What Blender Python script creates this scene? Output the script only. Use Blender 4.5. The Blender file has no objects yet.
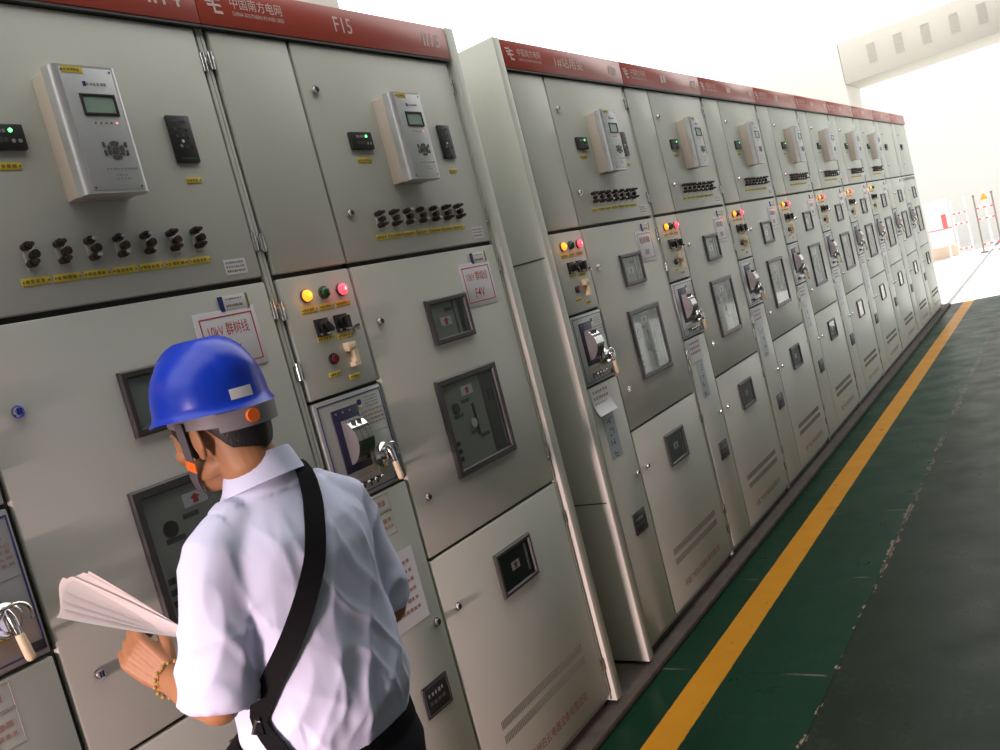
import bpy, bmesh, math, random
from math import sin, cos, pi, radians, sqrt
from mathutils import Vector, Matrix
from mathutils.bvhtree import BVHTree
random.seed(7)
SC = bpy.context.scene
COL = SC.collection

# ---------------------------------------------------------------- camera, world, lights, exposure
F_PX = 860.0
def cam_axes(yaw, pitch, roll):
    f = Vector((cos(pitch)*cos(yaw), cos(pitch)*sin(yaw), sin(pitch)))
    r = f.cross(Vector((0, 0, 1))).normalized(); u = r.cross(f)
    return cos(roll)*r + sin(roll)*u, -sin(roll)*r + cos(roll)*u, f
cr, cu, cf = cam_axes(0.6176, -0.0863, -0.2548)
cd = bpy.data.cameras.new('camera'); cam = bpy.data.objects.new('camera', cd); COL.objects.link(cam)
cam.matrix_world = Matrix(((cr.x, cu.x, -cf.x, -3.0401), (cr.y, cu.y, -cf.y, -1.7662), (cr.z, cu.z, -cf.z, 1.6601), (0, 0, 0, 1)))
cd.sensor_fit = 'HORIZONTAL'; cd.sensor_width = 36.0; cd.lens = 36.0*F_PX/1000.0; cd.clip_start = 0.02; cd.clip_end = 300
SC.camera = cam

w = bpy.data.worlds.new('sky'); SC.world = w; w.use_nodes = True
w.node_tree.nodes['Background'].inputs[0].default_value = (0.97, 0.985, 1.0, 1)
w.node_tree.nodes['Background'].inputs[1].default_value = 1.6
SC.view_settings.view_transform = 'Standard'; SC.view_settings.look = 'None'
SC.view_settings.exposure = 0.0; SC.view_settings.gamma = 1.0; SC.view_settings.use_curve_mapping = False
SC.cycles.max_bounces = 6; SC.cycles.diffuse_bounces = 4; SC.cycles.glossy_bounces = 3
SC.cycles.transparent_max_bounces = 8; SC.cycles.sample_clamp_indirect = 6.0
SC.cycles.caustics_reflective = False; SC.cycles.caustics_refractive = False

sl = bpy.data.lights.new('sun', 'SUN'); sl.energy = 7.0; sl.angle = radians(0.6); sl.color = (1.0, 0.97, 0.92)
so = bpy.data.objects.new('sun', sl); COL.objects.link(so); so.location = (25, -3, 20)
so.rotation_euler = Vector((-0.47, 0.10, -0.88)).to_track_quat('-Z', 'Y').to_euler()

CEIL_GLOW = 2.6            # radiance of the added glowing ceiling sheet that lights the hall
# pink area light from behind the photographer; its unseen doorway is shaped to limit it
al = bpy.data.lights.new('doorway_daylight', 'AREA'); al.shape = 'RECTANGLE'; al.size = 1.1; al.size_y = .4
al.energy = 1240; al.color = (1.0, 0.71, 0.71)
ao = bpy.data.objects.new('doorway_daylight', al); COL.objects.link(ao); ao.location = (-9.0, -.62, 1.5)
ao.rotation_euler = Vector((1, 0.04, -0.04)).to_track_quat('-Z', 'Y').to_euler()

# ---------------------------------------------------------------- materials
def mat(name, col, rough=0.5, metal=0.0, emit=None, estr=0.0, noise=0.0, nscale=8.0, bump=0.0, bscale=300.0, spec=0.5):
    m = bpy.data.materials.new(name); m.use_nodes = True
    nt = m.node_tree; b = nt.nodes['Principled BSDF']
    b.inputs['Base Color'].default_value = (*col, 1); b.inputs['Roughness'].default_value = rough
    b.inputs['Metallic'].default_value = metal; b.inputs['Specular IOR Level'].default_value = spec
    if emit:
        b.inputs['Emission Color'].default_value = (*emit, 1); b.inputs['Emission Strength'].default_value = estr
    if noise > 0 or bump > 0:
        tc = nt.nodes.new('ShaderNodeTexCoord')
    if noise > 0:
        n = nt.nodes.new('ShaderNodeTexNoise'); n.inputs['Scale'].default_value = nscale; n.inputs['Detail'].default_value = 5
        nt.links.new(tc.outputs['Object'], n.inputs['Vector'])
        mr = nt.nodes.new('ShaderNodeMapRange'); mr.inputs[1].default_value = .25; mr.inputs[2].default_value = .75
        mr.inputs[3].default_value = 1-noise; mr.inputs[4].default_value = 1+noise
        nt.links.new(n.outputs['Fac'], mr.inputs[0])
        mx = nt.nodes.new('ShaderNodeVectorMath'); mx.operation = 'SCALE'; mx.inputs[0].default_value = col
        nt.links.new(mr.outputs[0], mx.inputs['Scale']); nt.links.new(mx.outputs[0], b.inputs['Base Color'])
    if bump > 0:
        n2 = nt.nodes.new('ShaderNodeTexNoise'); n2.inputs['Scale'].default_value = bscale; n2.inputs['Detail'].default_value = 2
        nt.links.new(tc.outputs['Object'], n2.inputs['Vector'])
        bp = nt.nodes.new('ShaderNodeBump'); bp.inputs['Strength'].default_value = bump; bp.inputs['Distance'].default_value = 0.002
        nt.links.new(n2.outputs['Fac'], bp.inputs['Height']); nt.links.new(bp.outputs[0], b.inputs['Normal'])
    return m
M = {}
M['paint'] = mat('cabinet_paint', (.51, .52, .462), .40, noise=.03, nscale=3, bump=.06, bscale=500)
M['paint2'] = mat('cabinet_frame_paint', (.475, .485, .43), .36, noise=.03, nscale=4)
M['panel'] = mat('interlock_plate', (.43, .44, .42), .32, metal=.3)
M['red'] = mat('red_band', (.36, .055, .035), .28, noise=.04, nscale=5)
M['black'] = mat('black_plastic', (.018, .018, .02), .42)
M['dark'] = mat('dark_grey_plastic', (.075, .072, .075), .45)
M['frame'] = mat('window_frame_plastic', (.042, .039, .039), .4, noise=.1, nscale=20)
M['recess'] = mat('recess_steel', (.30, .31, .28), .5)
M['chrome'] = mat('chrome', (.75, .74, .74), .14, metal=1)
M['alu'] = mat('brushed_aluminium', (.60, .60, .61), .36, metal=.55, noise=.05, nscale=40)
M['alusoft'] = mat('relay_face', (.53, .54, .55), .4, metal=.3)
M['beige'] = mat('relay_side_beige', (.56, .49, .41), .5)  # beige puts the warm reflection on the box sides into the colour
M['yellow'] = mat('yellow_plate', (.70, .53, .05), .45)
M['ink'] = mat('dark_ink', (.24, .18, .03), .6)
M['white'] = mat('white_paper', (.72, .72, .74), .55)
M['signwhite'] = mat('sign_white', (.70, .68, .71), .4)
M['redink'] = mat('red_ink', (.50, .035, .03), .5)
M['palered'] = mat('faded_red_ink', (.42, .24, .21), .6)
M['textred'] = mat('stencil_red', (.25, .10, .085), .6)
M['blue'] = mat('blue_print', (.022, .027, .15), .4)
M['navyplate'] = mat('navy_plate', (.020, .018, .055), .45)
M['drum'] = mat('drum_metal', (.34, .34, .34), .3, metal=.7)
M['lettering'] = mat('pale_lettering', (.62, .50, .47), .5)
M['cream'] = mat('cream_plastic', (.78, .64, .43), .45)
M['greyprint'] = mat('grey_print', (.28, .28, .27), .5)
M['lcd'] = mat('lcd', (.30, .40, .32), .15)
M['greenface'] = mat('green_flag', (.03, .075, .04), .3)
M['greenlens'] = mat('green_lens', (.01, .07, .03), .2)
M['redlens'] = mat('dark_red_lens', (.15, .012, .012), .25)
M['lampyellow'] = mat('amber_lamp', (.9, .4, .05), .3, emit=(1.0, .24, .012), estr=2.2)
M['lampyellowcore'] = mat('amber_lamp_core', (.9, .5, .1), .3, emit=(1.0, .52, .075), estr=2.0)
M['lampred'] = mat('red_lamp', (.9, .1, .15), .3, emit=(1.0, .04, .06), estr=3)
M['lampredcore'] = mat('red_lamp_core', (.9, .3, .3), .3, emit=(1.0, .52, .56), estr=2.6)
M['ledgreen'] = mat('green_led', (.1, .9, .2), .3, emit=(.15, 1, .25), estr=3)
M['ledred'] = mat('red_led', (.9, .2, .2), .3, emit=(1, .25, .25), estr=2)
M['terminal'] = mat('terminal_black', (.028, .018, .015), .35)
M['brown'] = mat('terminal_brown', (.06, .025, .025), .35)
M['bluefilm'] = mat('blue_grey_film', (.36, .42, .45), .35)
M['wall'] = mat('white_plaster', (.72, .70, .655), .8, noise=.015, nscale=2)
M['duct'] = mat('duct_paint', (.56, .53, .475), .6, noise=.02, nscale=2)
M['ventslot'] = mat('vent_slot', (.47, .45, .40), .6)
M['wallgrey'] = mat('grey_green_wall_paint', (.10, .105, .095), .7, noise=.03, nscale=2)
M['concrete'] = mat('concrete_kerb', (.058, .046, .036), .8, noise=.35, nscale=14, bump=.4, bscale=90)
M['yard'] = mat('yard_concrete', (.62, .61, .58), .55, noise=.04, nscale=1.5)
M['groove'] = mat('drain_groove', (.13, .14, .14), .6)

def glass_mat():
    m = bpy.data.materials.new('window_glass'); m.use_nodes = True; nt = m.node_tree; nt.nodes.clear()
    o = nt.nodes.new('ShaderNodeOutputMaterial'); mix = nt.nodes.new('ShaderNodeMixShader')
    t = nt.nodes.new('ShaderNodeBsdfTransparent'); t.inputs[0].default_value = (.88, .90, .90, 1)
    g = nt.nodes.new('ShaderNodeBsdfGlossy'); g.inputs['Roughness'].default_value = .03
    fr = nt.nodes.new('ShaderNodeFresnel'); fr.inputs[0].default_value = 1.85
    ge = nt.nodes.new('ShaderNodeNewGeometry'); mu = nt.nodes.new('ShaderNodeMath'); mu.operation = 'MULTIPLY'; iv = nt.nodes.new('ShaderNodeMath'); iv.operation = 'SUBTRACT'; iv.inputs[0].default_value = 1.0
    nt.links.new(ge.outputs['Backfacing'], iv.inputs[1]); nt.links.new(fr.outputs[0], mu.inputs[0]); nt.links.new(iv.outputs[0], mu.inputs[1])
    nt.links.new(mu.outputs[0], mix.inputs[0]); nt.links.new(t.outputs[0], mix.inputs[1]); nt.links.new(g.outputs[0], mix.inputs[2])
    nt.links.new(mix.outputs[0], o.inputs[0]); return m
M['glass'] = glass_mat()
def emit_mat(name, col, s):
    m = bpy.data.materials.new(name); m.use_nodes = True; nt = m.node_tree; nt.nodes.clear()
    o = nt.nodes.new('ShaderNodeOutputMaterial'); e = nt.nodes.new('ShaderNodeEmission')
    e.inputs[0].default_value = (*col, 1); e.inputs[1].default_value = s
    nt.links.new(e.outputs[0], o.inputs[0]); return m
M['ceilglow'] = emit_mat('ceiling_glow', (1.0, .985, .955), CEIL_GLOW)

def floor_mat():
    m = bpy.data.materials.new('green_floor_paint'); m.use_nodes = True; nt = m.node_tree; b = nt.nodes['Principled BSDF']
    N = nt.nodes.new; L = nt.links.new
    tc = N('ShaderNodeTexCoord'); sp = N('ShaderNodeSeparateXYZ'); L(tc.outputs['Object'], sp.inputs[0])
    def noise(sc, det=4, vec=None):
        n = N('ShaderNodeTexNoise'); n.inputs['Scale'].default_value = sc; n.inputs['Detail'].default_value = det
        L(vec or tc.outputs['Object'], n.inputs['Vector']); return n.outputs['Fac']
    def math_(op, a, c=None, clamp=False):
        n = N('ShaderNodeMath'); n.operation = op; n.use_clamp = clamp
        for i, v in enumerate((a, c)):
            if v is None: continue
            if isinstance(v, (int, float)): n.inputs[i].default_value = v
            else: L(v, n.inputs[i])
        return n.outputs[0]
    def mr(v, a, bb, c, d):
        n = N('ShaderNodeMapRange'); n.inputs[1].default_value = a; n.inputs[2].default_value = bb; n.inputs[3].default_value = c; n.inputs[4].default_value = d
        L(v, n.inputs[0]); return n.outputs[0]
    def mixc(f, a, c):
        n = N('ShaderNodeMix'); n.data_type = 'RGBA'
        L(f, n.inputs[0])
        for i, v in ((6, a), (7, c)):
            if isinstance(v, tuple): n.inputs[i].default_value = (*v, 1)
            else: L(v, n.inputs[i])
        return n.outputs[2]
    big = noise(1.3); fine = noise(40, 6); mid = noise(7, 6)
    inner = mixc(mr(big, .3, .7, 0, 1), (.005, .027, .014), (.008, .036, .020))
    outer = mixc(mr(big, .3, .7, 0, 1), (.009, .017, .010), (.016, .026, .017))
    side = mr(sp.outputs['Y'], -.747, -.743, 1, 0)
    c = mixc(side, inner, outer)
    # dusty scuffs
    c = mixc(mr(math_('MULTIPLY', mid, fine), .28, .42, 0, .35), c, (.034, .042, .032))
    # long joint of the trench covers, chipped and patched with pale filler
    sg = math_('ADD', sp.outputs['Y'], .745)
    d = math_('ABSOLUTE', sg)
    dp = math_('ABSOLUTE', math_('ADD', sg, math_('MULTIPLY', math_('SUBTRACT', noise(13, 3), .5), .05)))
    wob = mr(math_('ADD', math_('MULTIPLY', noise(2.2, 3), .7), math_('MULTIPLY', noise(17, 5), .45)), .52, .76, -.006, .030)
    c = mixc(math_('MULTIPLY', mr(math_('SUBTRACT', dp, wob), 0, .002, .9, 0), mr(sp.outputs['X'], 0, 5, 1, .35)), c, mixc(mr(noise(60, 4), .4, .6, 0, 1), (.30, .22, .16), (.13, .10, .075)))
    c = mixc(mr(d, .0015, .004, mr(noise(3), .4, .6, .95, .3) if False else .9, 0), c, (.006, .009, .007))
    # cross joints every 0.92 m between kerb and long joint
    fx = math_('ABSOLUTE', math_('SUBTRACT', math_('FRACT', math_('DIVIDE', math_('ADD', sp.outputs['X'], .02+.907*20.5), .907)), .5))
    cj = math_('MULTIPLY', mr(fx, .001, .0045, 1, 0), mr(sp.outputs['Y'], -.745, -.744, 0, 1))
    c = mixc(math_('MULTIPLY', cj, mr(noise(5), .3, .6, .6, 1)), c, (.002, .004, .003))
    cj2 = math_('MULTIPLY', mr(math_('SUBTRACT', fx, .004), 0, .004, 1, 0), mr(noise(5, 5), .47, .58, 0, .8))
    c = mixc(math_('MULTIPLY', cj2, mr(sp.outputs['Y'], -.745, -.744, 0, 1)), c, (.13, .13, .10))
    # worn painted yellow line
    ln = math_('MULTIPLY', mr(math_('ADD', sp.outputs['Y'], math_('MULTIPLY', fine, .006)), -.334, -.332, 0, 1), mr(math_('ADD', sp.outputs['Y'], math_('MULTIPLY', fine, .006)), -.202, -.200, 1, 0))
    ln = math_('MULTIPLY', ln, mr(sp.outputs['X'], 10.6, 10.7, 1, 0))
    ln = math_('MULTIPLY', ln, mr(noise(17, 6), .28, .34, .5, 1))
    c = mixc(ln, c, mixc(mr(mid, .3, .7, 0, 1), (.50, .22, .016), (.55, .25, .022)))
    b.inputs['Specular IOR Level'].default_value = .06
    L(c, b.inputs['Base Color'])
    r = mr(noise(4, 6), .3, .7, .26, .42); L(r, b.inputs['Roughness'])
    bp = N('ShaderNodeBump'); bp.inputs['Strength'].default_value = .12; bp.inputs['Distance'].default_value = .004
    L(noise(6, 5), bp.inputs['Height']); L(bp.outputs[0], b.inputs['Normal'])
    return m
M['floor'] = floor_mat()
def cloth_mat(name, col, scale=900, rough=.85):
    return mat(name, col, rough, noise=.03, nscale=12, bump=.12, bscale=scale, spec=.2)
M['shirt'] = cloth_mat('shirt_cotton', (.58, .61, .79))
M['trousers'] = cloth_mat('trouser_cloth', (.012, .012, .018))
M['skin'] = mat('skin', (.36, .170, .078), .55, noise=.06, nscale=25)
M['hair'] = mat('black_hair', (.008, .007, .007), .55, noise=.3, nscale=120, bump=.6, bscale=260)
M['helmet'] = mat('blue_helmet_plastic', (.006, .038, .46), .27, spec=.36)
M['helmetgrey'] = mat('grey_headband', (.18, .165, .185), .5)
M['orange'] = mat('orange_plastic', (.85, .16, .015), .4)
M['strap'] = mat('black_webbing', (.005, .005, .006), .8, bump=.3, bscale=500, spec=.12)
M['strapgrey'] = mat('grey_webbing', (.075, .068, .08), .7)
M['paper'] = mat('paper_sheet', (.80, .71, .68), .7)
M['bracelet'] = mat('olive_beads', (.34, .24, .05), .4)
M['shoe'] = mat('black_leather', (.012, .011, .01), .3)
M['eyewhite'] = mat('eye_white', (.7, .68, .65), .2)

# ---------------------------------------------------------------- geometry helpers
class G:
    def __init__(s): s.v = []; s.f = []; s.mi = []; s.m = []
    def slot(s, m):
        m = M[m] if isinstance(m, str) else m
        if m not in s.m: s.m.append(m)
        return s.m.index(m)
    def add(s, vs, fs, m):
        k = s.slot(m); o = len(s.v); s.v += [tuple(v) for v in vs]
        for f in fs: s.f.append([i+o for i in f]); s.mi.append(k)
        return s
    def box(s, x0, x1, y0, y1, z0, z1, m, bev=0.0):
        if bev <= 0:
            vs = [(x, y, z) for z in (z0, z1) for y in (y0, y1) for x in (x0, x1)]
            return s.add(vs, [(0, 2, 3, 1), (4, 5, 7, 6), (0, 1, 5, 4), (2, 6, 7, 3), (0, 4, 6, 2), (1, 3, 7, 5)], m)
        bm = bmesh.new(); bmesh.ops.create_cube(bm, size=1)
        bmesh.ops.scale(bm, vec=(x1-x0, y1-y0, z1-z0), verts=bm.verts)
        bmesh.ops.translate(bm, vec=((x0+x1)/2, (y0+y1)/2, (z0+z1)/2), verts=bm.verts)
        bmesh.ops.bevel(bm, geom=bm.edges[:], offset=bev, segments=2, profile=.5, affect='EDGES')
        bm.verts.index_update()
        s.add([v.co[:] for v in bm.verts], [[v.index for v in f.verts] for f in bm.faces], m); bm.free(); return s
    def tube(s, pts, rad, m, n=12, caps=True, flat=1.0, up=None):
        pts = [Vector(p) for p in pts]; rads = rad if isinstance(rad, (list, tuple)) else [rad]*len(pts)
        vs = []; fs = []
        t0 = (pts[1]-pts[0]).normalized()
        a = Vector(up) if up else (Vector((0, 0, 1)) if abs(t0.z) < .9 else Vector((1, 0, 0)))
        for i, p in enumerate(pts):
            t = (pts[min(i+1, len(pts)-1)]-pts[max(i-1, 0)]).normalized()
            a = (a-t*a.dot(t)).normalized(); b = t.cross(a)
            for k in range(n):
                th = 2*pi*k/n; vs.append(p+(a*cos(th)+b*sin(th)*flat)*rads[i])
        for i in range(len(pts)-1):
            for k in range(n):
                fs.append((i*n+k, i*n+(k+1) % n, (i+1)*n+(k+1) % n, (i+1)*n+k))
        if caps:
            fs.append(tuple(range(n-1, -1, -1))); fs.append(tuple(range((len(pts)-1)*n, len(pts)*n)))
        return s.add(vs, fs, m)
    def capsule(s, pts, rads, m, n=16, flat=1.0, up=None):
        """tube with rounded ends"""
        pts = [Vector(p) for p in pts]
        t0 = (pts[0]-pts[1]).normalized(); t1 = (pts[-1]-pts[-2]).normalized()
        P = []; R = []
        for q in (1.0, .85, .55): P.append(pts[0]+t0*rads[0]*q*min(1, flat+.2)); R.append(rads[0]*max(.08, sqrt(max(0, 1-q*q))))
        P += pts; R += list(rads)
        for q in (.55, .85, 1.0): P.append(pts[-1]+t1*rads[-1]*q*min(1, flat+.2)); R.append(rads[-1]*max(.08, sqrt(max(0, 1-q*q))))
        return s.tube(P, R, m, n, True, flat, up)
    def cyl(s, p0, p1, r, m, n=16, r1=None): return s.tube([p0, p1], [r, r if r1 is None else r1], m, n)
    def ell(s, c, r, m, nu=20, nv=12, rot=None):
        vs = []; fs = []; c = Vector(c)
        for j in range(nv+1):
            th = pi*j/nv
            for i in range(nu):
                ph = 2*pi*i/nu
                p = Vector((r[0]*sin(th)*cos(ph), r[1]*sin(th)*sin(ph), r[2]*cos(th)))
                if rot: p = rot @ p
                vs.append(c+p)
        for j in range(nv):
            for i in range(nu):
                q = (j*nu+i, (j+1)*nu+i, (j+1)*nu+(i+1) % nu, j*nu+(i+1) % nu)
                fs.append(q)
        return s.add(vs, fs, m)
    def loft(s, rings, m, caps=True, closed=True):
        n = len(rings[0]); vs = [p for r in rings for p in r]; fs = []
        for i in range(len(rings)-1):
            for k in range(n if closed else n-1):
                fs.append((i*n+k, i*n+(k+1) % n, (i+1)*n+(k+1) % n, (i+1)*n+k))
        if caps: fs.append(tuple(range(n-1, -1, -1))); fs.append(tuple(range((len(rings)-1)*n, len(rings)*n)))
        return s.add(vs, fs, m)
    def prism(s, poly, y0, y1, m):
        """poly of (x,z), extruded in y"""
        n = len(poly); vs = [(x, y0, z) for x, z in poly]+[(x, y1, z) for x, z in poly]
        fs = [tuple(range(n)), tuple(range(2*n-1, n-1, -1))]+[(i, i+n, (i+1) % n+n, (i+1) % n) for i in range(n)]
        return s.add(vs, fs, m)
    def frame(s, x0, x1, z0, z1, wd, y0, y1, m, bev=.004, lip=0):
        """picture frame, outer x0..x1,z0..z1, bar width wd, from y0 (front) to y1"""
        o = [(x0, z0), (x1, z0), (x1, z1), (x0, z1)]; i_ = [(x0+wd, z0+wd), (x1-wd, z0+wd), (x1-wd, z1-wd), (x0+wd, z1-wd)]
        prof = [(0, y1), (0, y0+bev), (bev/wd, y0), (1-bev/wd, y0), (1, y0+bev+lip), (1, y1)]
        vs = []; fs = []; n = len(prof)
        for k in range(4):
            for t, y in prof:
                vs.append((o[k][0]+(i_[k][0]-o[k][0])*t, y, o[k][1]+(i_[k][1]-o[k][1])*t))
        for k in range(4):
            for j in range(n-1):
                a = k*n+j; b = ((k+1) % 4)*n+j; fs.append((a, b, b+1, a+1))
        return s.add(vs, fs, m)
    def xform(s, mtx):
        s.v = [tuple(mtx @ Vector(v)) for v in s.v]; return s
    def build(s, name, parent=None, smooth=35, loc=None):
        me = bpy.data.meshes.new(name); me.from_pydata(s.v, [], s.f)
        for m in s.m: me.materials.append(m)
        me.polygons.foreach_set('material_index', s.mi)
        bm = bmesh.new(); bm.from_mesh(me); bmesh.ops.recalc_face_normals(bm, faces=bm.faces[:]); bm.to_mesh(me); bm.free()
        if smooth:
            me.polygons.foreach_set('use_smooth', [True]*len(me.polygons))
            if smooth < 180: me.set_sharp_from_angle(angle=radians(smooth))
        me.update()
        o = bpy.data.objects.new(name, me); COL.objects.link(o)
        if parent: o.parent = parent
        if loc: o.location = loc
        return o

def text_geo(body, height, mats, g, cx, cz, y, width=None, depth=.0006, align='C', bold=0.0):
    """lettering in the x-z plane facing -y; height = cap height, squeezed to width if given"""
    c = bpy.data.curves.new('lettering', 'FONT'); c.body = body; c.size = 1.0; c.resolution_u = 2; c.offset = bold
    o = bpy.data.objects.new('lettering', c); COL.objects.link(o)
    bpy.context.view_layer.update()
    me = bpy.data.meshes.new_from_object(o.evaluated_get(bpy.context.evaluated_depsgraph_get()))
    bpy.data.objects.remove(o); bpy.data.curves.remove(c)
    if not me.vertices: return g
    xs = [v.co.x for v in me.vertices]; ys = [v.co.y for v in me.vertices]
    x0, x1, z0, z1 = min(xs), max(xs), min(ys), max(ys)
    sz = height/(z1-z0); sx = sz if width is None else width/(x1-x0)
    ox = cx-(x1-x0)*sx/2 if align == 'C' else cx
    vs = [(ox+(v.co.x-x0)*sx, y, cz+(v.co.y-(z0+z1)/2)*sz) for v in me.vertices]
    g.add(vs, [list(p.vertices) for p in me.polygons], mats)
    bpy.data.meshes.remove(me); return g

def bars(g, x0, x1, z, h, y, m, n, seed=0, fill=.75):
    """a line of unreadable small print: short dashes"""
    rnd = random.Random(seed); stp = (x1-x0)/n
    for i in range(n):
        wd = stp*fill*rnd.uniform(.7, 1.1); a = x0+i*stp
        g.box(a, a+wd, y-.0004, y, z-h/2*rnd.uniform(.7, 1), z+h/2*rnd.uniform(.7, 1), m)
    return g

def empty(name, loc=(0, 0, 0), rz=0.0, label=None, cat=None, group=None):
    o = bpy.data.objects.new(name, None); COL.objects.link(o); o.location = loc; o.rotation_euler = (0, 0, rz)
    o.empty_display_size = .1
    tag(o, label, cat, group); return o
def tag(o, label=None, cat=None, group=None, kind=None):
    if label: o['label'] = label
    if cat: o['category'] = cat
    if group: o['group'] = group
    if kind: o['kind'] = kind
    return o
def structure(o): o['kind'] = 'structure'; return o

# ---------------------------------------------------------------- the room
CEIL = 4.05
structure(G().box(-7.2, 10.35, -2.75, 3.1, -.12, 0, 'floor').build('floor', smooth=0))
structure(G().box(-14, -7.2, -6, 6, -.12, 0, 'yard').build('trim_3', smooth=0))
structure(G().box(10.35, 26, -14, 12, -.12, 0, 'yard').build('ground', smooth=0))
structure(G().box(10.36, 22.5, -.03, .03, 0, .004, 'groove').build('trim_2', smooth=0))
# raised concrete kerb under the cabinets
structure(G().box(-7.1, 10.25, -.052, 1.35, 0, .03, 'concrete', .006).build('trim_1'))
structure(G().box(-7.2, 11.02, 3.0, 3.12, 0, CEIL+.1, 'wall').build('wall_left', smooth=0))
wr = G(); wr.box(-7.2, 4.0, -2.87, -2.75, 0, CEIL+.1, 'wallgrey'); wr.box(4.0, 12.1, -2.87, -2.75, 3.55, CEIL+.1, 'wallgrey'); wr.box(4.0, 12.1, -2.87, -2.75, 0, .12, 'wallgrey')
structure(wr.build('wall_right', smooth=0))
wf = G()  # unseen glazing, added to light the far row of cabinets
for k in range(4): wf.box(4.0+k*2.60, 4.07+k*2.60, -2.86, -2.77, .12, 3.55, 'alu', .004)
wf.box(4.0, 12.1, -2.85, -2.78, 2.45, 2.51, 'alu', .004)
structure(wf.build('added_glazing_frame'))
structure(G().box(4.07, 12.0, -2.815, -2.809, .12, 3.55, 'glass').build('added_glazing', smooth=0))
structure(G().box(2.0, 10.35, -14, -2.87, -.12, 0, 'yard').build('trim_4', smooth=0))
we = G()
we.box(11.02, 12.07, .81, 3.12, 0, CEIL+.1, 'wall')
structure(we.build('wall_end', smooth=0))
wb = G()
wb.box(-7.2, -7.08, -.2, 3.0, 0, CEIL+.1, 'wall'); wb.box(-7.2, -7.08, -2.75, -1.5, 0, CEIL+.1, 'wall'); wb.box(-7.2, -7.08, -1.5, -.2, 1.45, CEIL+.1, 'wall')  # header lowered to cut the doorway light off the upper cabinets
structure(wb.build('wall_back', smooth=0))
# glowing ceiling sheet, added as the main light of the hall
structure(G().box(-7.2, 12.1, -1.55, 3.12, CEIL, CEIL+.02, 'ceilglow').build('glowing_ceiling', smooth=0))
structure(G().box(-7.2, 12.1, -2.87, -1.55, CEIL-.04, CEIL+.1, 'wallgrey').build('ceiling', smooth=0))  # unseen opaque strip, put in to dim the lower cabinets
# duct casing over the far opening with five louvred vents
db = empty('duct_casing', (11.02, -1.0, 3.42), 0, 'long cream box casing with louvred vents above the far opening', 'duct')
G().box(0, 1.05, -1.75, 1.805, 0, .61, 'duct', .01).build('casing', db)
for yv in (1.375, 1.01, .655, .29, -.05, -.40, -.75):
    g = G(); 
    for k in range(9): g.box(-.008, 0.002, yv-.055, yv+.055, .19+k*.031, .19+k*.031+.02, 'ventslot')
    g.build('vent', db)

# ---------------------------------------------------------------- switchgear cabinets
W = 1.0968
def bevdoor(name, parent, x0, x1, z0, z1, m='paint', y0=0.0):
    return G().box(x0, x1, y0, .0215, z0, z1, m, .005).build(name, parent)
def lock(parent, x, z):
    g = G(); g.cyl((x, 0.001, z), (x, -.006, z), .013, 'chrome', 18); g.cyl((x, -.006, z), (x, -.013, z), .0105, 'chrome', 18, .009)
    g.box(x-.0045, x-.0005, -.0138, -.0125, z-.006, z+.006, 'black'); g.box(x+.001, x+.005, -.0138, -.0125, z-.006, z+.006, 'black')
    return g.build('lock', parent)
def hinge(parent, x, z):
    g = G(); g.cyl((x, .003, z-.024), (x, .003, z+.024), .0065, 'chrome', 12); g.box(x-.011, x-.003, .0015, .0205, z-.018, z+.018, 'chrome', .001)
    g.box(x+.003, x+.010, .0015, .0205, z-.012, z+.012, 'chrome', .001)
    return g.build('hinge', parent)
def plate(parent, x0, x1, z, h=.017, n=5, seed=0):
    g = G(); g.box(x0, x1, -.0018, .0005, z-h/2, z+h/2, 'yellow', .0006)
    bars(g, x0+.009, x1-.009, z, h*.5, -.0019, 'ink', n, seed)
    for xx in (x0+.004, x1-.004): g.cyl((xx, -.0018, z), (xx, -.0028, z), .002, 'dark', 8)
    return g.build('name_plate', parent)

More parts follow.
